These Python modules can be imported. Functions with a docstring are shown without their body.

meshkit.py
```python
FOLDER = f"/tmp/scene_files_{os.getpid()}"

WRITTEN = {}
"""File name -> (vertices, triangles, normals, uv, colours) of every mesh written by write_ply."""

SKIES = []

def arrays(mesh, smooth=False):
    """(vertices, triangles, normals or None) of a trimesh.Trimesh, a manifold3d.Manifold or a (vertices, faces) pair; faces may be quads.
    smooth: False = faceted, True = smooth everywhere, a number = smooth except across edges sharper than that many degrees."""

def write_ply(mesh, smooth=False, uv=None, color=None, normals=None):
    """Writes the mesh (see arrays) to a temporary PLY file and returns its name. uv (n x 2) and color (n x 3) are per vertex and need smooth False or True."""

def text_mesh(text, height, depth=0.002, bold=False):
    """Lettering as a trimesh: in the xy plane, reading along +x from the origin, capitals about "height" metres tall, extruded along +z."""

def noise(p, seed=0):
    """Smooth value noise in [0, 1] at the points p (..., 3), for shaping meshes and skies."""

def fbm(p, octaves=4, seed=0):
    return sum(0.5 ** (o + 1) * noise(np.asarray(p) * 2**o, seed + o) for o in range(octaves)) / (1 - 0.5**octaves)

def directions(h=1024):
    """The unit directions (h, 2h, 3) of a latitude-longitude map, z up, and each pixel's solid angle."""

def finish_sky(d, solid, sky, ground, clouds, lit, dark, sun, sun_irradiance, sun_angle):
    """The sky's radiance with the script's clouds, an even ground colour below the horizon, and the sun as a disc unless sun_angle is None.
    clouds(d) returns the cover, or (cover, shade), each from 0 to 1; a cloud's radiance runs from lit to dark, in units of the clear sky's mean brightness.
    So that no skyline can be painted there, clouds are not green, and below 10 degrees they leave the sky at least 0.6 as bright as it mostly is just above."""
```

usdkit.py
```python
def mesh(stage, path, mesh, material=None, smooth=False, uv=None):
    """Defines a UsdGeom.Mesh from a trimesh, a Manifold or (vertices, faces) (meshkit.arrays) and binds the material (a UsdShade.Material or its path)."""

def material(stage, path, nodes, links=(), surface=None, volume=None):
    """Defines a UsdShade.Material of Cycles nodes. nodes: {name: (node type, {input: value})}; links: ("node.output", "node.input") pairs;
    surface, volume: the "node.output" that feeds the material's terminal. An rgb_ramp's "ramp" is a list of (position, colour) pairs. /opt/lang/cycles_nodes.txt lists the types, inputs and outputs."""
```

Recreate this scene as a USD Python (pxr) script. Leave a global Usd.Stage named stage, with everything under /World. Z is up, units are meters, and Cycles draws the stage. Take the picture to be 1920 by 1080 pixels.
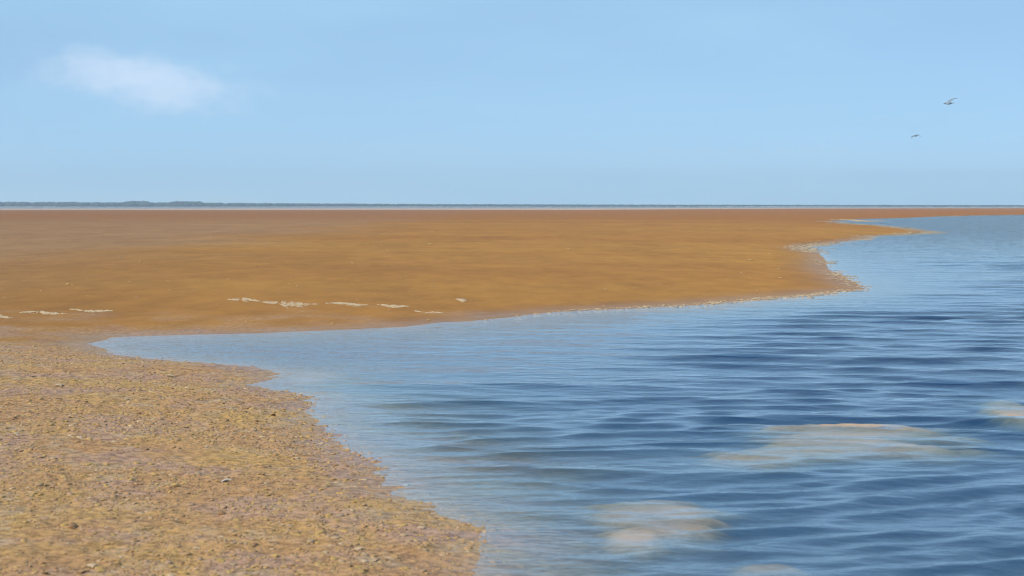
import math, random
import numpy as np, trimesh, shapely, manifold3d as mf
from shapely.geometry import Polygon
import usdkit, meshkit
from pxr import Usd, UsdGeom, UsdLux, UsdShade, Gf, Vt, Sdf

stage = Usd.Stage.CreateInMemory()
UsdGeom.SetStageUpAxis(stage, 'Z'); UsdGeom.SetStageMetersPerUnit(stage, 1.0)
world = UsdGeom.Xform.Define(stage, '/World'); stage.SetDefaultPrim(world.GetPrim())
UsdGeom.Scope.Define(stage, '/World/Looks')
R = random.Random(7); rng = np.random.default_rng(7)

# ------------------------------------------------------------------ camera, sky, sun, exposure
F = 2800.0; EYE = 0.95; HORIZON = 387.0
PITCH = math.atan((540 - HORIZON) / F)
cam = UsdGeom.Camera.Define(stage, '/World/camera')
cam.AddTranslateOp().Set(Gf.Vec3d(0, 0, EYE)); cam.AddRotateXOp().Set(90 - math.degrees(PITCH))
cam.CreateHorizontalApertureAttr(36.0); cam.CreateFocalLengthAttr(36.0 * F / 1920)
cam.CreateClippingRangeAttr(Gf.Vec2f(0.05, 100000))
cam.CreateExposureAttr(0.0); cam.CreateFStopAttr(8.0); cam.CreateFocusDistanceAttr(14.0)

SUN_AZ, SUN_EL = math.radians(-130), math.radians(38)       # azimuth from +y towards +x
SKY_STRENGTH, SUN_INT = 0.115, 1.2
TO_SUN = (math.sin(SUN_AZ) * math.cos(SUN_EL), math.cos(SUN_AZ) * math.cos(SUN_EL), math.sin(SUN_EL))

def graph(path, nodes, links, surface=None, volume=None):
    return usdkit.material(stage, '/World/Looks/' + path, nodes, links, surface=surface, volume=volume)

CLOUD_AZ, CLOUD_EL = math.atan((275 - 960) / F), math.atan((387 - 155) / F) * 0.97
sky_mat = graph('sky_material', {
    'sky': ('sky_texture', {'sky_type': 'single_scattering', 'sun_disc': False, 'sun_elevation': SUN_EL, 'sun_rotation': SUN_AZ,
                            'altitude': 2500.0, 'air_density': 0.7, 'aerosol_density': 0.0, 'ozone_density': 3.0}),
    'co': ('texture_coordinate', {}), 'xyz': ('separate_xyz', {}),
    'az': ('math', {'math_type': 'arctan2'}), 'el': ('math', {'math_type': 'arcsine'}),
    # the one white cloud: an ellipse of sky direction broken up by noise
    'du': ('math', {'math_type': 'subtract', 'value2': CLOUD_AZ}), 'dv': ('math', {'math_type': 'subtract', 'value2': CLOUD_EL}),
    'skew': ('math', {'math_type': 'multiply_add', 'value2': 0.10}),
    'su': ('math', {'math_type': 'multiply', 'value2': 1 / 0.074}), 'sv': ('math', {'math_type': 'multiply', 'value2': 1 / 0.0205}),
    'cv': ('combine_xyz', {}), 'len': ('vector_math', {'math_type': 'length'}),
    'cn_m': ('mapping', {'scale': (33, 33, 60)}), 'cn': ('noise_texture', {'scale': 1.0, 'detail': 6, 'roughness': 0.58}),
    'mass': ('math', {'math_type': 'multiply_add', 'value2': 1.7}),
    'edge': ('map_range', {'range_type': 'smoothstep', 'from_min': 2.0, 'from_max': 0.85, 'to_min': 0, 'to_max': 0.66, 'clamp': True}),
    # thin veil everywhere
    'vn_m': ('mapping', {'scale': (3.6, 3.6, 17), 'location': (3.1, 0.4, 1.7)}), 'vn': ('noise_texture', {'scale': 1.0, 'detail': 3, 'roughness': 0.5}),
    'veil': ('map_range', {'range_type': 'smoothstep', 'from_min': 0.30, 'from_max': 0.72, 'to_min': 0.56, 'to_max': 0.84, 'clamp': True}),
    'm1': ('mix_color', {'b': (3.6, 6.1, 8.35)}), 'm2': ('mix_color', {'b': (6.6, 7.6, 9.2)}),
    'bg': ('background_shader', {'strength': SKY_STRENGTH})},
    [('co.generated', 'xyz.vector'), ('xyz.x', 'az.value1'), ('xyz.y', 'az.value2'), ('xyz.z', 'el.value1'),
     ('az.value', 'du.value1'), ('el.value', 'dv.value1'), ('du.value', 'skew.value1'), ('dv.value', 'skew.value3'),
     ('du.value', 'su.value1'), ('skew.value', 'sv.value1'), ('su.value', 'cv.x'), ('sv.value', 'cv.y'), ('cv.vector', 'len.vector1'),
     ('co.generated', 'cn_m.vector'), ('cn_m.vector', 'cn.vector'), ('cn.fac', 'mass.value1'), ('len.value', 'mass.value3'),
     ('mass.value', 'edge.value'), ('co.generated', 'vn_m.vector'), ('vn_m.vector', 'vn.vector'), ('vn.fac', 'veil.value'),
     ('veil.result', 'm1.fac'), ('sky.color', 'm1.a'), ('edge.result', 'm2.fac'), ('m1.result', 'm2.a'),
     ('m2.result', 'bg.color')], surface='bg.background')
dome = UsdLux.DomeLight.Define(stage, '/World/sky')
UsdShade.MaterialBindingAPI.Apply(dome.GetPrim()).Bind(sky_mat)
dome.GetPrim().SetCustomDataByKey('kind', 'structure')
dome.GetPrim().SetCustomDataByKey('label', 'pale blue sky with one thin white cloud low on the left')

sun = UsdLux.DistantLight.Define(stage, '/World/sun')
sun.CreateIntensityAttr(SUN_INT); sun.CreateNormalizeAttr(True); sun.CreateAngleAttr(0.53); sun.CreateColorAttr(Gf.Vec3f(1.0, 0.91, 0.78))
sun.AddRotateZOp().Set(-math.degrees(SUN_AZ)); sun.AddRotateXOp().Set(math.degrees(SUN_EL) - 90)

# ------------------------------------------------------------------ helpers
taken = {}
def path_for(name, parent='/World'):
    n = taken.get((parent, name), 0); taken[(parent, name)] = n + 1
    return f'{parent}/{name}' + (f'_{n:03d}' if n else '')

def tag(prim, label=None, cat=None, group=None, kind=None):
    prim = prim.GetPrim() if hasattr(prim, 'GetPrim') else prim
    for k, v in (('label', label), ('category', cat), ('group', group), ('kind', kind)):
        if v: prim.SetCustomDataByKey(k, v)
    return prim

def obj(name, m, mat, parent='/World', smooth=False):
    return usdkit.mesh(stage, path_for(name, str(parent)), m, mat, smooth=smooth).GetPrim()

def thing(name, label, cat, loc=(0, 0, 0), rz=0, group=None, scale=None):
    x = UsdGeom.Xform.Define(stage, path_for(name)); x.AddTranslateOp().Set(Gf.Vec3d(*map(float, loc))); x.AddRotateZOp().Set(math.degrees(rz))
    if scale: x.AddScaleOp().Set(Gf.Vec3f(*map(float, scale)))
    return tag(x, label, cat, group)

def on_water(px, py):
    """where the sight line through a point of the photograph meets the water level"""
    a = math.cos(PITCH) * F + math.sin(PITCH) * (540 - py)
    z = -math.sin(PITCH) * F + math.cos(PITCH) * (540 - py)
    t = EYE / -z
    return (t * (px - 960), t * a)

def sight(px, py, dist):
    a = math.cos(PITCH) * F + math.sin(PITCH) * (540 - py)
    z = -math.sin(PITCH) * F + math.cos(PITCH) * (540 - py)
    v = np.array([px - 960, a, z]); v /= np.linalg.norm(v)
    return v * dist + np.array([0, 0, EYE])

# ------------------------------------------------------------------ plan of the shore
coast = [on_water(*p) for p in (
    # far bank, from the inlet's tip to the point and round it
    (165, 645), (215, 632), (330, 628), (480, 624), (640, 618), (760, 613), (830, 604), (880, 602), (960, 594), (1040, 585), (1140, 580), (1290, 572),
    (1400, 563), (1500, 555), (1580, 546), (1618, 541), (1590, 524), (1565, 507), (1548, 488), (1540, 474), (1505, 464), (1535, 459), (1590, 453),
    (1625, 449), (1645, 442), (1700, 440), (1748, 435), (1705, 429), (1650, 423), (1595, 420), (1560, 415), (1610, 411), (1690, 409), (1760, 406),
    (1840, 404), (1920, 402.5), (2300, 400.5), (2900, 399),
    # far side of the flat
    (2900, 390.4), (2300, 390.4), (1920, 390.4), (1700, 390.5), (1500, 390.6), (1200, 390.8), (960, 390.9), (500, 391.0), (0, 391.0), (-900, 391))]
coast += [(-620, 40), (-300, -200), (-2, -60), (0.3, -6), (0.15, -1)]
coast += [on_water(*p) for p in ((925, 1400), (930, 1200), (920, 1100), (912, 1040), (926, 1003), (905, 985), (850, 962), (765, 932), (720, 900), (695, 872), (640, 838),
    (600, 805), (580, 770), (570, 742), (500, 731), (450, 722), (500, 714), (510, 704), (520, 698), (490, 691), (440, 684), (330, 678), (230, 665))]
shore = Polygon(coast).buffer(0)
shore_ring = shapely.boundary(shore)
shoals = []                                       # (centre, half axes, top, rotation) of pale sand bars just awash
for px, py, wx, wy, top, rot in ((1235, 956, 120, 40, -0.014, 0), (1190, 1000, 62, 20, -0.010, 0), (1590, 800, 210, 17, -0.012, -0.05), (1590, 830, 240, 15, -0.013, -0.06), (1420, 842, 110, 15, -0.018, 0),
                                 (1915, 764, 65, 32, -0.013, 0), (1450, 1050, 80, 15, -0.026, 0), (565, 704, 75, 11, -0.006, 0), (690, 862, 50, 22, -0.008, 0), (770, 930, 60, 22, -0.008, 0)):
    (x, y), (x1, _), (_, y1), (_, y0) = on_water(px, py), on_water(px + wx, py), on_water(px, py - wy), on_water(px, py + wy)
    shoals.append((x, y, abs(x1 - x), abs(y1 - y0) / 2, top, rot))

def n2(x, y, s, octaves=3, seed=0):
    return meshkit.fbm(np.stack([np.asarray(x) * s, np.asarray(y) * s, np.full_like(x, 0.37 + seed)], -1), octaves, seed) - 0.5

def far_land(x, y):
    """metres inland of the coast beyond the channel"""
    return y - 1520 - 60 * np.sin(x / 330.0) + 0.06 * x

def signed(x, y):
    """distance to the water's edge, positive on land"""
    p = shapely.points(x, y)
    shapely.prepare(shore)
    d = shapely.distance(p, shore_ring)
    r = np.hypot(x, y)
    s = np.where(shapely.contains(shore, p), d, -d)
    s = s + n2(x, y, 1.6, 3, 5) * 0.20 * np.clip(1.4 - r / 30, 0.35, 1) + n2(x, y, 0.25, 2, 9) * 0.02 * np.clip(r - 8, 0, 60)
    return s

def bar_cover(x, y):
    for sx, sy, a, b, top, rot in shoals:
        u, v = (x - sx) / a, (y - sy - rot * (x - sx)) / b
        q = np.sqrt(u * u + v * v) + 1.3 * n2(x * 1.3, y * 3.4, 1.6, 4, 21) + 1.0 * n2(x * 2.2, y * 8, 2.4, 3, 23)
        k = np.clip((1.35 - q) / 0.9, 0, 1)
        yield k * k * (3 - 2 * k), top

def ground_height(x, y, fine=True):
    r = np.hypot(x, y); s = signed(x, y)
    land = np.maximum(s, 0); sea = np.maximum(-s, 0)
    near = np.clip((14 - r) / 6, 0, 1)
    h = 0.15 * (1 - np.exp(-land * (0.035 + 0.05 * near) / 0.15))
    slope = 0.055 + 0.02 * near + 0.06 * np.clip((5.6 - y) / 1.0, 0, 1) * np.clip((x + 0.55) / 0.32, 0, 1)
    deep = np.clip(0.065 + (r - 12) * 0.006, 0.065, 0.42)
    h = h - deep * (1 - np.exp(-sea * slope / deep))
    h = h + np.clip(land / 3, 0, 1) * 0.03 * n2(x, y, 0.35, 3, 2) * np.clip(r / 20, 0.4, 1.3)
    for k, top in bar_cover(x, y):
        h = np.where(h < top, h + (top - h) * k, h)
    f = far_land(x, y)
    h = np.where(f > -60, np.maximum(h, np.clip(f * 0.02, -0.4, 1.2)), h)
    if fine:
        g = np.clip((13 - r) / 6, 0, 1) * np.clip(0.25 + s * 1.5 + 0.4, 0.15, 1)
        m = g > 0.01
        if m.any():
            xm, ym = x[m], y[m]
            lump = n2(xm, ym * 1.25, 11, 2, 31) * 0.020 + n2(xm, ym, 28, 2, 33) * 0.015
            h[m] = h[m] + g[m] * lump
    return h

def fan(radii, angles):
    """a round sheet about the origin: (x, y) and its triangles"""
    rr, aa = np.meshgrid(radii, angles, indexing='ij')
    x, y = rr * np.sin(aa), rr * np.cos(aa)
    nr, na = rr.shape
    i = np.arange(nr * na).reshape(nr, na)
    j = np.roll(i, -1, 1)
    a, b, c, d = i[:-1], j[:-1], j[1:], i[1:]
    f = np.concatenate([np.stack([a, d, c], -1).reshape(-1, 3), np.stack([a, c, b], -1).reshape(-1, 3)])
    centre = nr * na
    f = np.vstack([f, np.stack([np.full(na, centre), i[0], j[0]], -1)])
    return np.append(x.ravel(), 0.0), np.append(y.ravel(), 0.0), f[:, [0, 2, 1]]

def grow(a, b, k):
    n = max(2, int(round(math.log(b / a) / k)))
    return np.geomspace(a, b, n, endpoint=False)

def angles(half, n, coarse):
    return np.concatenate([np.linspace(-half, half, n), np.linspace(half, 2 * math.pi - half, coarse + 2)[1:-1]])

# ------------------------------------------------------------------ ground materials
def ground_material():
    N, L = {}, []
    def node(name, kind, **kw): N[name] = (kind, kw); return name
    def link(a, b): L.append((a, b))
    node('geo', 'geometry'); node('xyz', 'separate_xyz'); link('geo.position', 'xyz.vector')
    node('len', 'vector_math', math_type='length'); link('geo.position', 'len.vector1')
    def noise(name, scale, detail=3, rough=0.5, stretch=(1, 1, 1)):
        node(name + '_m', 'mapping', scale=stretch); node(name, 'noise_texture', scale=scale, detail=detail, roughness=rough)
        link('geo.position', name + '_m.vector'); link(name + '_m.vector', name + '.vector')
    def ramp(name, src, lo, hi, a=0.0, b=1.0):
        node(name, 'map_range', range_type='smoothstep', from_min=lo, from_max=hi, to_min=a, to_max=b, clamp=True); link(src, name + '.value')
    def mix(name, a, b, fac, kind='mix'):
        kw = {'blend_type': kind}
        for k, v in (('a', a), ('b', b)):
            if not isinstance(v, str): kw[k] = v
        if not isinstance(fac, str): kw['fac'] = fac
        node(name, 'mix_color', **kw)
        for k, v in (('a', a), ('b', b), ('fac', fac)):
            if isinstance(v, str): link(v, f'{name}.{k}')
        return name + '.result'
    # far flat: orange sand in wide bands, a greyer left part
    noise('broad', 0.055, 3, 0.5, (0.35, 1, 1)); noise('band', 0.35, 4, 0.55, (0.35, 1, 1))
    ramp('broad_f', 'broad.fac', 0.35, 0.65); ramp('band_f', 'band.fac', 0.38, 0.66)
    far = mix('far1', FAR_A, FAR_B, 'broad_f.result')
    far = mix('far2', far, FAR_C, 'band_f.result')
    noise('left_n', 0.08, 3); node('left_x', 'math', math_type='multiply_add', value2=-0.08, value3=-0.45); link('xyz.x', 'left_x.value1')
    node('left_s', 'math', math_type='add'); link('left_x.value', 'left_s.value1'); link('left_n.fac', 'left_s.value2')
    ramp('left_f', 'left_s.value', 0.30, 0.80, 0, 0.75)
    far = mix('far3', far, FAR_GREY, 'left_f.result')
    node('mot', 'math', math_type='add'); link('m1.fac', 'mot.value1'); link('m2.fac', 'mot.value2')
    node('mot_c', 'rgb_ramp', ramp=[(0.0, (0.80, 0.78, 0.76)), (0.5, (1.0, 1.0, 1.0)), (1.0, (1.20, 1.22, 1.26))])
    node('mot_f', 'map_range', from_min=0.75, from_max=1.25, clamp=True); link('mot.value', 'mot_f.value'); link('mot_f.result', 'mot_c.fac')
    far = mix('far4', far, 'mot_c.color', 0.85, 'multiply')
    ramp('away', 'len.value', 45, 130, 0, 0.7)
    far = mix('far5', far, (0.215, 0.076, 0.012), 'away.result')
    node('side', 'math', math_type='divide'); link('xyz.x', 'side.value1'); link('len.value', 'side.value2')
    node('side_r', 'map_range', from_min=0.05, from_max=0.38, to_min=0.0, to_max=480.0, clamp=True); link('side.value', 'side_r.value')
    node('edge_d', 'math', math_type='subtract'); link('len.value', 'edge_d.value1'); link('side_r.result', 'edge_d.value2')
    node('edge_n', 'math', math_type='multiply_add', value2=90.0); link('broad.fac', 'edge_n.value1'); link('edge_d.value', 'edge_n.value3')
    ramp('margin', 'edge_n.value', 370, 410)
    far = mix('far6', far, (0.36, 0.27, 0.215), 'margin.result')
    # near bank: grit of ochre, mauve and grey
    noise('n1', 1.5, 4, 0.6); noise('n2', 2.2, 4, 0.62); noise('n3', 5.5, 4, 0.6); noise('n4', 42, 3, 0.6, (0.7, 1, 1))
    ramp('n1_f', 'n1.fac', 0.40, 0.62); ramp('n2_f', 'n2.fac', 0.47, 0.60); ramp('n3_f', 'n3.fac', 0.50, 0.70); ramp('n4_f', 'n4.fac', 0.34, 0.66)
    near = mix('near1', NEAR_A, NEAR_OCHRE, 'n1_f.result')
    near = mix('near2', near, NEAR_MAUVE, 'n2_f.result')
    near = mix('near3', near, NEAR_GREY, 'n3_f.result')
    node('n4_s', 'rgb_ramp', ramp=[(0.0, (0.55, 0.53, 0.52)), (0.5, (1.0, 0.99, 0.97)), (1.0, (1.35, 1.34, 1.30))]); link('n4_f.result', 'n4_s.fac')
    near = mix('near4', near, 'n4_s.color', 0.8, 'multiply')
    node('wob', 'math', math_type='multiply_add', value2=7.0); link('n1.fac', 'wob.value1'); link('len.value', 'wob.value3')
    ramp('where', 'wob.value', 13.0, 17.0)
    col = mix('soil', near, far, 'where.result')
    # bed: grey silt in deep water
    ramp('deep', 'xyz.z', -0.018, -0.055)
    col = mix('bed', col, SILT, 'deep.result')
    # far coast beyond the channel
    ramp('over', 'len.value', 1200, 1400)
    col = mix('coast', col, (0.30, 0.26, 0.19), 'over.result')
    # bars of paler sand
    node('bar', 'attribute', attribute='pale_bar')
    col = mix('bars', col, PALE_BAR, 'bar.fac')
    # the strip the water wets
    ramp('wet', 'xyz.z', 0.035, 0.004, 0, 0.0 + WET)
    node('dark', 'mix_color', blend_type='multiply', b=(0.62, 0.58, 0.54)); link('wet.result', 'dark.fac'); link(col, 'dark.a')
    ramp('rough', 'xyz.z', 0.004, 0.03, 0.42, 0.95)
    noise('m1', 0.55, 5, 0.62, (1, 0.4, 1)); noise('m2', 3.0, 5, 0.65, (1, 0.5, 1))
    noise('b1', 30, 5, 0.65, (0.8, 1, 1)); noise('b2', 6, 4, 0.6, (0.5, 1, 1))
    node('badd', 'math', math_type='multiply_add', value2=2.5); link('b2.fac', 'badd.value1'); link('b1.fac', 'badd.value3')
    node('bump', 'bump', strength=0.55, distance=0.018); link('badd.value', 'bump.height')
    node('p', 'principled_bsdf', specular_ior_level=0.35, diffuse_roughness=0.6)
    link('dark.result', 'p.base_color'); link('rough.result', 'p.roughness'); link('bump.normal', 'p.normal')
    return graph('sand_material', N, L, surface='p.BSDF')

FAR_A, FAR_B, FAR_C, FAR_GREY = (0.250, 0.100, 0.014), (0.302, 0.146, 0.022), (0.272, 0.119, 0.017), (0.245, 0.135, 0.062)
NEAR_A, NEAR_OCHRE, NEAR_MAUVE, NEAR_GREY = (0.335, 0.185, 0.083), (0.365, 0.218, 0.078), (0.315, 0.190, 0.128), (0.33, 0.230, 0.142)
SILT, WET = (0.142, 0.155, 0.192), 0.25
PALE_BAR = (0.50, 0.35, 0.235)
sand = ground_material()

DENSE = math.radians(24)
ang = angles(DENSE, 600, 70)
radii = np.concatenate([grow(0.3, 2.7, 0.12), grow(2.7, 18, 0.0042), grow(18, 420, 0.011), grow(420, 2200, 0.05), [2200]])
gx, gy, gf = fan(radii, ang)
gz = ground_height(gx, gy)
ground = obj('ground', (np.stack([gx, gy, gz], 1), gf), sand, smooth=True)
tag(ground, 'orange sand flat and gritty near bank', kind='structure')
cover = np.zeros_like(gx)
for k, top in bar_cover(gx, gy): cover = np.maximum(cover, np.clip(k * 1.3, 0, 1))
cover *= 0.9 * np.clip(-signed(gx, gy) * 4, 0, 1) * np.clip(0.55 + 2.6 * n2(gx * 0.7, gy * 2.2, 5.0, 4, 25), 0.4, 1)
UsdGeom.PrimvarsAPI(ground).CreatePrimvar('pale_bar', Sdf.ValueTypeNames.FloatArray, 'vertex').Set(Vt.FloatArray.FromNumpy(cover.astype(np.float32)))

# ------------------------------------------------------------------ water
CHOP = 1.5                                        # crests sharper than troughs
def waves(x, y, r, spacing):
    """height of the ripples: two trains of long crests, calm in the lee of the banks"""
    s = -signed(x, y)
    g = np.random.default_rng(11)
    warp_x = x + 1.2 * n2(x, y, 0.45, 2, 41); warp_y = y + 0.55 * n2(x, y, 0.6, 2, 43)
    h = np.zeros_like(x); h2 = np.zeros_like(x); dx = np.zeros_like(x); dy = np.zeros_like(x)
    n = 84
    for k in range(n):
        lam = 0.07 * (0.7 / 0.07) ** (((k + g.random()) / n) ** 1.25)
        th = g.normal(math.radians(6), math.radians(14)) + math.pi
        kx, ky = 2 * math.pi / lam * math.sin(th), 2 * math.pi / lam * math.cos(th)
        slope = 0.215 * math.sqrt(2 / n)
        ph = kx * warp_x + ky * warp_y + g.random() * 2 * math.pi
        a = slope * lam / (2 * math.pi) * np.clip((lam / spacing - 3.0) / 3.0, 0, 1); c = a * np.cos(ph)
        h += a * np.sin(ph); dx += c * math.sin(th); dy += c * math.cos(th)
    for k in range(36):
        lam = 0.075 * (0.30 / 0.075) ** ((k + g.random()) / 36)
        th = g.normal(math.radians(-22), math.radians(14)) + math.pi
        kx, ky = 2 * math.pi / lam * math.sin(th), 2 * math.pi / lam * math.cos(th)
        slope = 0.22 * math.sqrt(2 / 36)
        ph = kx * warp_x + ky * warp_y + g.random() * 2 * math.pi
        h2 += slope * lam / (2 * math.pi) * np.sin(ph) * np.clip((lam / spacing - 3.0) / 3.0, 0, 1)
    corner = np.clip((x - 0.10) / 0.5, 0, 1) * np.clip((6.0 - y) / 1.2, 0, 1)
    h = h * (1 - 0.75 * corner) + h2 * corner; dx, dy = dx * (1 - 0.75 * corner), dy * (1 - 0.75 * corner)
    lee = np.clip((s - 0.12) / np.where(r > 8.0, 3.0, 0.4), 0, 1)
    lee = lee * lee * (3 - 2 * lee)
    inlet = np.maximum(np.clip((8.9 - y + 0.75 * np.clip(x, -0.8, 2.4)) / 2.2, 0, 1) * np.clip((x + 1.25) / 0.5, 0, 1), np.clip((x / np.maximum(y, 1) - 0.06) / 0.10, 0, 1))
    patches = 0.72 + 0.75 * np.clip(n2(x, y * 1.6, 0.42, 2, 47) + 0.5, 0, 1)
    gust = np.clip(0.5 + 4.5 * n2(x, y * 1.4, 0.22, 2, 53), 0.75, 1.1)
    amp = (0.05 + 0.95 * lee) * (0.10 + 0.90 * inlet) * patches * gust
    return h * amp, dx * amp * CHOP, dy * amp * CHOP

wr = np.concatenate([grow(0.4, 2.7, 0.10), grow(2.7, 70, 0.0040), grow(70, 2180, 0.05), [2180]])
wang = angles(DENSE, 520, 60)
wx, wy, wf = fan(wr, wang)
wrad = np.hypot(wx, wy)
spacing = np.interp(wrad, [2.6, 2.7, 70, 71, 2180], [0.25, 0.011, 0.28, 3.5, 110])
wz, wdx, wdy = waves(wx, wy, wrad, spacing)
top = np.stack([wx + wdx, wy + wdy, wz], 1)
# close the body of water with a rim and a flat underside below the bed
na = len(wang); nv = len(top); last = (len(wr) - 1) * na
rim = top[last:last + na].copy(); rim[:, 2] = -1.6
i = np.arange(na); j = np.roll(i, -1)
side = np.concatenate([np.stack([last + i, nv + i, nv + j], 1), np.stack([last + i, nv + j, last + j], 1)])
under = np.stack([np.full(na, nv + na), nv + j, nv + i], 1)
wv = np.vstack([top, rim, [[0, 0, -1.6]]])
wfaces = np.vstack([wf, side[:, ::-1], under[:, ::-1]])
tm = trimesh.Trimesh(wv, wfaces, process=False)
if tm.volume < 0: wfaces = wfaces[:, ::-1]

water_mat = graph('water_material', {
    'geo': ('geometry', {}), 'len': ('vector_math', {'math_type': 'length'}),
    'm1': ('mapping', {'scale': (0.30, 1, 1)}), 'n1': ('noise_texture', {'scale': 2.2, 'detail': 4, 'roughness': 0.6}),
    'far': ('map_range', {'range_type': 'smoothstep', 'from_min': 12, 'from_max': 60, 'to_min': 0.05, 'to_max': 1.0, 'clamp': True}),
    'bump': ('bump', {'strength': 1.0, 'distance': 0.16}),
    'm2': ('mapping', {'scale': (0.45, 1, 1)}), 'n2': ('noise_texture', {'scale': 13, 'detail': 4, 'roughness': 0.55}),
    'bump2': ('bump', {'strength': 1.0, 'distance': 0.008}),
    'dot': ('vector_math', {'math_type': 'dot_product'}), 'abs': ('math', {'math_type': 'absolute'}),
    'inv': ('math', {'math_type': 'subtract', 'value1': 1.0, 'use_clamp': True}), 'pow': ('math', {'math_type': 'power', 'value2': 5.0}),
    'fr': ('math', {'math_type': 'multiply_add', 'value2': 0.98, 'value3': 0.02}),
    'clear': ('transparent_bsdf', {'color': (0.98, 0.99, 1.0)}),
    'gloss': ('glossy_bsdf', {'color': (1, 1, 1), 'roughness': 0.03}),
    'mix': ('mix_closure', {}),
    'vol': ('volume_coefficients', {'scatter_coeffs': (0.0, 0.0, 0.0), 'absorption_coeffs': (4.2, 2.3, 1.2)})},
    [('geo.position', 'm1.vector'), ('m1.vector', 'n1.vector'), ('n1.fac', 'bump.height'), ('geo.position', 'len.vector1'), ('len.value', 'far.value'),
     ('far.result', 'bump.strength'), ('geo.position', 'm2.vector'), ('m2.vector', 'n2.vector'), ('n2.fac', 'bump2.height'), ('bump.normal', 'bump2.normal'),
     ('bump2.normal', 'dot.vector1'), ('geo.incoming', 'dot.vector2'), ('dot.value', 'abs.value1'), ('abs.value', 'inv.value2'), ('inv.value', 'pow.value1'),
     ('pow.value', 'fr.value1'), ('fr.value', 'mix.fac'), ('bump2.normal', 'gloss.normal'), ('clear.BSDF', 'mix.closure1'), ('gloss.BSDF', 'mix.closure2')],
    surface='mix.closure', volume='vol.volume')
tag(obj('water', (wv, wfaces), water_mat, smooth=True), 'rippled blue water of the inlet and the channel', kind='structure')

# ------------------------------------------------------------------ woods on the coast beyond the channel
def blob(seed, sub=2, rough=0.35):
    m = trimesh.creation.icosphere(sub, 1.0)
    v = m.vertices
    k = 1 + rough * (meshkit.fbm(v * 1.7 + seed * 9.1, 3, seed) - 0.5) * 2
    m.vertices = v * k[:, None]
    return m
def plain(name, col, rough=0.9, var=0.25, scale=3.0, spec=0.3):
    lo = tuple(c * (1 - var) for c in col); hi = tuple(c * (1 + var) for c in col)
    return graph(name, {'c': ('texture_coordinate', {}), 'n': ('noise_texture', {'scale': scale, 'detail': 3}), 'r': ('rgb_ramp', {'ramp': [(0.3, lo), (0.7, hi)]}),
                        'p': ('principled_bsdf', {'roughness': rough, 'specular_ior_level': spec})},
                 [('c.object', 'n.vector'), ('n.fac', 'r.fac'), ('r.color', 'p.base_color')], surface='p.BSDF')
leaf = plain('woodland_leaf', (0.045, 0.062, 0.050))

def instancer(path, protos, pts, idx, scales, quats, label, kind='stuff', cat=None):
    pi = UsdGeom.PointInstancer.Define(stage, path)
    for k, (m, mat, sm) in enumerate(protos):
        usdkit.mesh(stage, f'{path}/shapes/{k_name(k)}', m, mat, smooth=sm)
    UsdGeom.Scope.Define(stage, f'{path}/shapes')
    pi.CreatePrototypesRel().SetTargets([Sdf.Path(f'{path}/shapes/{k_name(k)}') for k in range(len(protos))])
    pi.CreatePositionsAttr(Vt.Vec3fArray.FromNumpy(np.asarray(pts, np.float32)))
    pi.CreateProtoIndicesAttr(Vt.IntArray.FromNumpy(np.asarray(idx, np.int32)))
    pi.CreateScalesAttr(Vt.Vec3fArray.FromNumpy(np.asarray(scales, np.float32)))
    pi.CreateOrientationsAttr(Vt.QuathArray([Gf.Quath(float(q[0]), float(q[1]), float(q[2]), float(q[3])) for q in quats]))
    tag(pi, label, cat, kind=kind)
    return pi
def k_name(k): return 'shape' + (f'_{k:03d}' if k else '')

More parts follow.
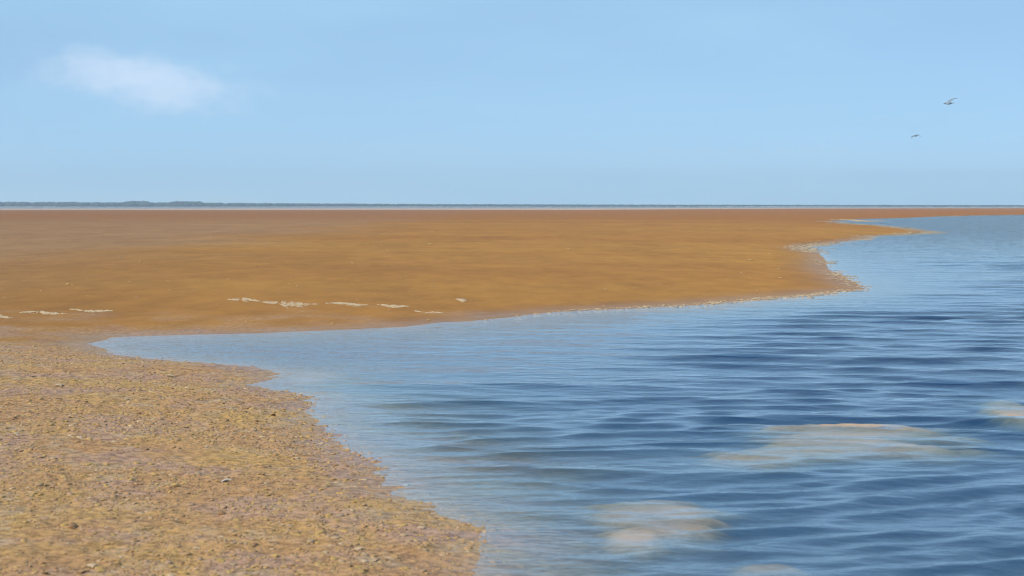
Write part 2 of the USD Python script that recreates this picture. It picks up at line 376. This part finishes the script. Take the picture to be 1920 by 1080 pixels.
crowns = [(blob(s, 2, 0.5), leaf, True) for s in range(4)]
def wood(name, label, px0, px1, top_px, step, base=(0.75, 1.05), depth=90):
    pts, sc, qs, idx = [], [], [], []
    px = px0
    while px < px1:
        for row in range(2):
            D = 1560 + R.random() * depth
            x = (px + R.uniform(-4, 4) - 960) / F * D
            y = D + 60 * math.sin(x / 330.0) - 0.06 * x
            H = top_px(px) / F * y * R.uniform(*base)
            if H < 0.6: continue
            pts.append((x, y, 0.7 + H * 0.38)); w = max(H * R.uniform(0.5, 0.8), 2.5)
            sc.append((w, w, H * 0.55)); a = R.uniform(0, 6.28); qs.append((math.cos(a / 2), 0, 0, math.sin(a / 2))); idx.append(R.randrange(4))
        px += step * R.uniform(0.6, 1.4)
    return instancer(path_for(name), crowns, pts, idx, sc, qs, label)
prof = lambda p: float(np.interp(p, [-900, 0, 250, 420, 700, 960, 1300, 1700, 2100, 2800], [9.8, 9.4, 8.3, 7.3, 5.6, 4.6, 3.7, 3.2, 3.0, 3.0]))
wood('woodland', 'far blue-grey line of woods along the horizon', -700, 2600, prof, 1.8)
wood('grove', 'taller clump of trees on the horizon, the left of two', 252, 292, lambda p: 10.8, 3.0, (0.85, 1.05), 40)
wood('grove', 'taller clump of trees on the horizon, the right of two', 338, 384, lambda p: 10.2, 3.0, (0.85, 1.05), 40)

# ------------------------------------------------------------------ grit on the near bank
def pebble(seed, flat):
    m = trimesh.creation.icosphere(1, 1.0); v = m.vertices
    v = v * (1 + 0.55 * (meshkit.noise(v * 1.6 + seed * 5.3, seed) - 0.5))[:, None]
    return trimesh.Trimesh(v * [1, 0.75, flat], m.faces, process=False)
def shard(seed):
    """a curved bit of shell"""
    g = np.random.default_rng(seed); n = 5; u, v = np.meshgrid(np.linspace(-1, 1, n), np.linspace(-1, 1, n))
    x, y = u * (1 - 0.25 * v) + g.normal(0, .08, u.shape), 0.75 * v + g.normal(0, .08, u.shape)
    z = 0.42 * (1 - 0.6 * (u * u + v * v))
    topv = np.stack([x, y, z], -1).reshape(-1, 3); bot = topv * [0.96, 0.96, 1] - [0, 0, 0.09]
    i = np.arange(n * n).reshape(n, n); q = np.stack([i[:-1, :-1], i[:-1, 1:], i[1:, 1:], i[1:, :-1]], -1).reshape(-1, 4)
    f = np.vstack([q[:, [0, 1, 2]], q[:, [0, 2, 3]]])
    ring = np.concatenate([i[0, :-1], i[:-1, -1], i[-1, :0:-1], i[:0:-1, 0]]); nx = np.roll(ring, -1); o = n * n
    s = np.vstack([np.stack([ring, ring + o, nx + o], 1), np.stack([ring, nx + o, nx], 1)])
    return trimesh.Trimesh(np.vstack([topv, bot]), np.vstack([f, f[:, ::-1] + o, s]), process=False)
tones = {'tan': (0.355, 0.205, 0.095), 'ochre': (0.39, 0.245, 0.085), 'mauve': (0.34, 0.21, 0.13), 'grey': (0.335, 0.23, 0.135), 'pale': (0.44, 0.31, 0.19), 'brown': (0.25, 0.14, 0.07)}
tone_mat = {k: plain(k + '_grit', v, 0.8, 0.15, 1.5) for k, v in tones.items()}
protos, weights = [], []
for k, w in (('tan', 7), ('ochre', 4), ('mauve', 3), ('grey', 1.6), ('pale', 0.7), ('brown', 1.2)):
    for s in range(2):
        protos.append((pebble(hash_ := len(protos), 0.45), tone_mat[k], True)); weights.append(w)
for k, w in (('pale', 0.6), ('tan', 1.5), ('ochre', 1.5)):
    protos.append((shard(len(protos)), tone_mat[k], 40)); weights.append(w)
cand = 130000
rr = 2.9 * (10.5 / 2.9) ** rng.random(cand); aa = rng.uniform(-math.radians(23), math.radians(5), cand)
px_, py_ = rr * np.sin(aa), rr * np.cos(aa)
sd = signed(px_, py_)
clump = n2(px_, py_, 1.3, 3, 61)
keep = (sd > -0.10) & (rng.random(cand) < 0.5 + 1.8 * clump) & (rng.random(cand) < np.clip(0.35 + sd * 2, 0.05, 1))
px_, py_, rr = px_[keep], py_[keep], rr[keep]
pz = ground_height(px_, py_)
size = 0.0036 * np.exp(rng.normal(0, 0.5, len(px_))) * np.clip(rr / 5.0, 0.9, 1.15)
size = np.clip(size, 0.0025, 0.011)
w = np.array(weights) / sum(weights)
quats = []
for k in range(len(px_)):
    a, t, d = rng.uniform(0, 6.28), rng.normal(0, 0.22), rng.uniform(0, 6.28)
    qz = np.array([math.cos(a / 2), 0, 0, math.sin(a / 2)]); ax = (math.cos(d), math.sin(d))
    q = Gf.Quatd(math.cos(t / 2), math.sin(t / 2) * ax[0], math.sin(t / 2) * ax[1], 0) * Gf.Quatd(*map(float, qz))
    quats.append((q.GetReal(), *q.GetImaginary()))
instancer(path_for('shell_grit'), protos, np.stack([px_, py_, pz - size * 0.05], 1), rng.choice(len(protos), len(px_), p=w),
          np.stack([size * 1.25, size * 1.25, size], 1), quats, 'shell grit and small pebbles covering the near bank')

# a thin scatter of bits over the far flat
cand = 2200
rr = 11.0 * (60.0 / 11.0) ** rng.random(cand); aa = rng.uniform(-math.radians(23), math.radians(13), cand)
fx, fy = rr * np.sin(aa), rr * np.cos(aa); fs = signed(fx, fy)
keep = (fs > 0.15) & (rng.random(cand) < np.clip(0.30 + 2.4 * n2(fx, fy, 0.16, 3, 63), 0, 1)); fx, fy, rr = fx[keep], fy[keep], rr[keep]
fz = ground_height(fx, fy); fsize = 0.0055 * np.exp(rng.normal(0, 0.5, len(fx))) * np.clip(rr / 15, 0.9, 1.8)
fq = [(math.cos(a / 2), 0, 0, math.sin(a / 2)) for a in rng.uniform(0, 6.28, len(fx))]
instancer(path_for('shell_grit'), protos, np.stack([fx, fy, fz + fsize * 0.1], 1), rng.choice(len(protos), len(fx), p=w), np.stack([fsize * 1.4, fsize * 1.2, fsize], 1), fq, 'sparse shell bits strewn over the far orange flat')

# ------------------------------------------------------------------ foam
foam_mat = graph('foam_material', {
    'geo': ('geometry', {}), 'n': ('noise_texture', {'scale': 60, 'detail': 3, 'roughness': 0.6}), 'r': ('rgb_ramp', {'ramp': [(0.3, (0.36, 0.25, 0.14)), (0.7, (0.49, 0.38, 0.26))]}),
    'b': ('bump', {'strength': 0.5, 'distance': 0.006}), 'p': ('principled_bsdf', {'roughness': 0.75, 'specular_ior_level': 0.3})},
    [('geo.position', 'n.vector'), ('n.fac', 'r.fac'), ('r.color', 'p.base_color'), ('n.fac', 'b.height'), ('b.normal', 'p.normal')], surface='p.BSDF')

# thin foam that fringes the far bank
ring = np.array(coast[:38]); bits = []
line = shapely.LineString(ring)
dome_v = np.array([(math.cos(a) * r, math.sin(a) * r, z) for r, z in ((1, -0.25), (0.72, 0.62)) for a in np.arange(7) * 2 * math.pi / 7] + [(0, 0, 1.0), (0, 0, -0.25)])
dome_f = [(k, (k + 1) % 7, 7 + (k + 1) % 7) for k in range(7)] + [(k, 7 + (k + 1) % 7, 7 + k) for k in range(7)] + [(7 + k, 7 + (k + 1) % 7, 14) for k in range(7)] + [((k + 1) % 7, k, 15) for k in range(7)]
dome_f = np.array(dome_f)
def froth(centres, sizes, height):
    """low rounded lumps of froth lying where they were left"""
    c = np.asarray(centres); z = np.maximum(ground_height(c[:, 0], c[:, 1], False), 0.0)
    g = np.random.default_rng(len(c)); n = len(c); a = g.uniform(0, 6.28, n); e = g.uniform(0.5, 0.9, n)
    v = np.repeat(dome_v[None], n, 0) * np.stack([sizes * g.uniform(1.0, 1.8, n), sizes * e, np.full(n, height) * g.uniform(0.6, 1.3, n)], -1)[:, None]
    v = v * (1 + g.normal(0, 0.09, (n, len(dome_v), 1))); v[..., :2] += c[:, None]; v[..., 2] += z[:, None]
    f = dome_f[None] + (np.arange(n) * len(dome_v))[:, None, None]
    return trimesh.Trimesh(v.reshape(-1, 3), f.reshape(-1, 3), process=False)

def along(px0, py0, px1, py1, spread, dens=1.0):
    a, b = line.project(shapely.Point(*on_water(px0, py0))), line.project(shapely.Point(*on_water(px1, py1)))
    n = int((b - a) / 0.06 * dens) + 60
    u = rng.uniform(a, b, n * 3); q = np.array([line.interpolate(t).coords[0] for t in u])
    keep = rng.random(len(q)) < np.clip(0.40 + 2.6 * n2(q[:, 0], q[:, 1], 0.35, 4, 81), 0.03, 1)
    q = q[keep]; r = np.hypot(q[:, 0], q[:, 1])
    for _ in range(4):                                           # on to the real edge of the water
        d = 0.03 * r / 10
        gxx = (signed(q[:, 0] + d, q[:, 1]) - signed(q[:, 0] - d, q[:, 1])) / (2 * d); gyy = (signed(q[:, 0], q[:, 1] + d) - signed(q[:, 0], q[:, 1] - d)) / (2 * d)
        g2 = np.maximum(gxx ** 2 + gyy ** 2, 0.5); sv = signed(q[:, 0], q[:, 1]) - 0.02 * r / 10
        q = q - np.stack([gxx, gyy], 1) * np.clip(0.8 * sv / g2, -1, 1)[:, None]
    q = q + rng.normal(0, spread, q.shape) * (r / 14)[:, None]
    r = np.hypot(q[:, 0], q[:, 1])
    bits.append(froth(q, 0.0125 * r / 14 * np.exp(rng.normal(0, 0.6, len(q))), 0.004))
along(830, 604, 1618, 541, 0.06, 1.6); along(1610, 538, 1545, 487, 0.06, 0.8); along(1540, 474, 1748, 435, 0.08, 1.5); along(1745, 434, 1560, 415, 0.06, 0.8); along(1760, 406, 1920, 402.5, 0.08, 0.4)
tag(obj('foam', trimesh.util.concatenate(bits), foam_mat, smooth=True), 'thin cream foam along the far edge of the water', kind='stuff')

# stranded streaks on the far sand
for px0, px1, py, wpx, label, group in (
        (428, 488, 577, 4, 'whitish foam streak on the orange sand, leftmost of the row above the inlet', None),
        (488, 596, 582, 9, 'longest and broadest whitish foam streak of the row on orange sand', None),
        (612, 692, 581, 4, 'thin whitish foam streak on orange sand, just right of the broadest one', None),
        (708, 768, 583, 4, 'thin cream foam streak fading out near the water, last of the row', None),
        (778, 832, 592, 3, 'faint cream foam streak beside the bend of the far water edge', None),
        (852, 884, 571, 4, 'small pale foam patch above the bend of the far water edge', None),
        (40, 124, 601, 5, 'pale foam streak in the greyish sand at the far left', None),
        (130, 215, 597, 3, 'faint foam streak right of the pale one in the greyish sand at the far left', None),
        (-30, 22, 608, 4, 'foam streak cut off by the left edge of the picture', None),
        (1555, 1660, 413.5, 2.2, 'pale foam streak behind the narrow sand tongue', None)):
    g = np.random.default_rng(px0 + 100); n = int(90 + (px1 - px0) * 5.0)
    t = g.beta(1.6, 1.6, n); mid = py + 0.9 * np.sin(t * 7 + px0) + 2 * (t - 0.5)
    t = t[g.random(n) < np.clip(0.45 + 2.6 * n2(t * (px1 - px0) / 12.0, np.full(n, px0 * 1.7), 1.0, 2, 91), 0.08, 1)]; n = len(t); mid = py + 0.9 * np.sin(t * 7 + px0) + 2 * (t - 0.5)
    q = np.array([on_water(a, b) for a, b in zip(px0 + t * (px1 - px0), mid + g.normal(0, wpx * 0.24, n) * np.sin(np.clip(t, 0.05, 0.95) * math.pi))])
    r = np.hypot(*q.mean(0))
    lumps = froth(q, 0.0068 * r / 14 * np.exp(g.normal(0, 0.5, len(q))), 0.006 * max(1, r / 30))
    obj_ = obj('foam_streak', lumps, foam_mat, smooth=True)
    tag(obj_, kind='stuff')
    tag(obj_, label, 'foam')

# ------------------------------------------------------------------ single shells and stones one can make out on the bank
def lay(name, px, py, size, mesh_, mat, label, cat, group=None, tilt=0.2):
    x, y = on_water(px, py)
    for _ in range(4):
        z = float(ground_height(np.array([x]), np.array([y]))[0]); t = (EYE - z) / EYE
        x, y = [c * t for c in on_water(px, py)]
    m = mesh_.copy(); m.apply_scale(size); m.apply_transform(trimesh.transformations.euler_matrix(R.uniform(-tilt, tilt), R.uniform(-tilt, tilt), R.uniform(0, 6.28)))
    m.apply_translation((x, y, z + size * 0.15))
    return tag(obj(name, m, mat, smooth=40), label, cat, group)
white = plain('white_shell', (0.72, 0.66, 0.56), 0.5, 0.1)
lay('shell', 423, 903, 0.014, shard(90), white, 'small bright white shell on the yellowish part of the near bank', 'shell', tilt=0.5)
lay('stone', 136, 988, 0.016, pebble(91, 0.6), tone_mat['brown'], 'dark brown stone low on the left of the near bank', 'stone')
lay('stone', 478, 1022, 0.010, pebble(92, 0.6), tone_mat['brown'], 'small dark stone near the bottom edge of the near bank', 'stone')
lay('stone', 416, 964, 0.013, pebble(93, 0.5), tone_mat['brown'], 'brown stone just below the yellowish part of the near bank', 'stone')
lay('shell', 172, 1062, 0.014, shard(94), tone_mat['pale'], 'pale shell piece at the bottom edge of the near bank', 'shell')
lay('shell', 112, 724, 0.024, shard(95), tone_mat['pale'], 'pale shell piece at the back left of the near bank', 'shell')
lay('shell', 318, 706, 0.024, shard(96), tone_mat['pale'], 'pale shell by the inner end of the inlet', 'shell')

# ------------------------------------------------------------------ birds
feather = plain('grey_feather', (0.20, 0.25, 0.30), 0.8, 0.15, 8)
bill = plain('bill_horn', (0.25, 0.20, 0.10), 0.5, 0.1)
def hull(pts, rad):
    return mf.Manifold.batch_hull([mf.Manifold.sphere(r, 14).translate(tuple(map(float, p))) for p, r in zip(pts, rad)])
def wing(side, joints):
    """shoulder, elbow, wrist, tip in the bird's own frame; a thin blade with chord"""
    parts = []
    for (p, c), (q, d) in zip(joints[:-1], joints[1:]):
        P, Q = np.array(p), np.array(q)
        parts.append(hull([P, P + [-c, 0, -0.012], Q, Q + [-d, 0, -0.012]], [0.020, 0.007, 0.015, 0.006]))
    return parts
def bird(label, loc, heading, pitch, bank, left, right):
    b = [hull([(-0.16, 0, 0.01), (0.0, 0, 0), (0.12, 0, 0.01)], [0.035, 0.070, 0.055]), hull([(0.12, 0, 0.01), (0.23, 0, 0.035)], [0.055, 0.038]),
         hull([(-0.15, 0, 0.012), (-0.30, -0.055, 0.015), (-0.30, 0.055, 0.015)], [0.03, 0.008, 0.008])]
    b += wing(1, left) + wing(-1, right)
    m = mf.Manifold.batch_boolean(b, mf.OpType.Add).refine_to_length(0.03)
    mm = m.to_mesh(); t = trimesh.Trimesh(mm.vert_properties[:, :3], mm.tri_verts); trimesh.smoothing.filter_taubin(t, iterations=6)
    x = thing('bird', label, 'bird', loc)
    xf = UsdGeom.Xformable(x); xf.AddRotateXYZOp().Set(Gf.Vec3f(bank, pitch, heading))
    obj('body', t, feather, x.GetPath(), smooth=50)
    beak = trimesh.creation.cone(0.014, 0.065, sections=8); beak.apply_transform(trimesh.transformations.rotation_matrix(math.pi / 2, (0, 1, 0))); beak.apply_translation((0.255, 0, 0.03))
    obj('beak', beak, bill, x.GetPath(), smooth=40)
    return x
# wings as (joint, chord) from shoulder to tip; +y is the bird's left
bird('larger grey bird in flight, upper right, one wing raised', sight(1779, 194, 86), 172, 4, 0,
     [((0.08, 0.04, 0.03), 0.17), ((0.10, 0.20, 0.02), 0.16), ((0.20, 0.36, -0.04), 0.13), ((0.10, 0.62, -0.10), 0.03)],
     [((0.08, -0.04, 0.03), 0.17), ((0.00, -0.20, 0.14), 0.17), ((-0.18, -0.34, 0.24), 0.14), ((-0.52, -0.52, 0.30), 0.03)])
bird('smaller grey bird in flight below the larger one, wings arched down', sight(1717, 255, 158), 215, 5, 10,
     [((0.08, 0.04, 0.03), 0.17), ((0.09, 0.22, 0.10), 0.16), ((0.10, 0.40, 0.04), 0.13), ((-0.02, 0.62, -0.20), 0.03)],
     [((0.08, -0.04, 0.03), 0.17), ((0.09, -0.22, 0.10), 0.16), ((0.10, -0.40, 0.06), 0.13), ((0.0, -0.60, -0.06), 0.03)])

# ------------------------------------------------------------------ air
HAZE = 4.0e-4
haze_mat = graph('haze_material', {'v': ('principled_volume', {'density': HAZE, 'color': (0.72, 0.86, 1.0), 'anisotropy': 0.2})}, [], volume='v.volume')
hz = trimesh.creation.box((2 * 2300, 2 * 2300, 1)); hv = hz.vertices.copy(); hv[:, 2] = np.where(hv[:, 2] < 0, -2.6, 46.0); hz = trimesh.Trimesh(hv, hz.faces, process=False)
USE_HAZE = True
if USE_HAZE: tag(obj('haze', hz, haze_mat), 'thin bluish haze over the whole shore', kind='stuff')
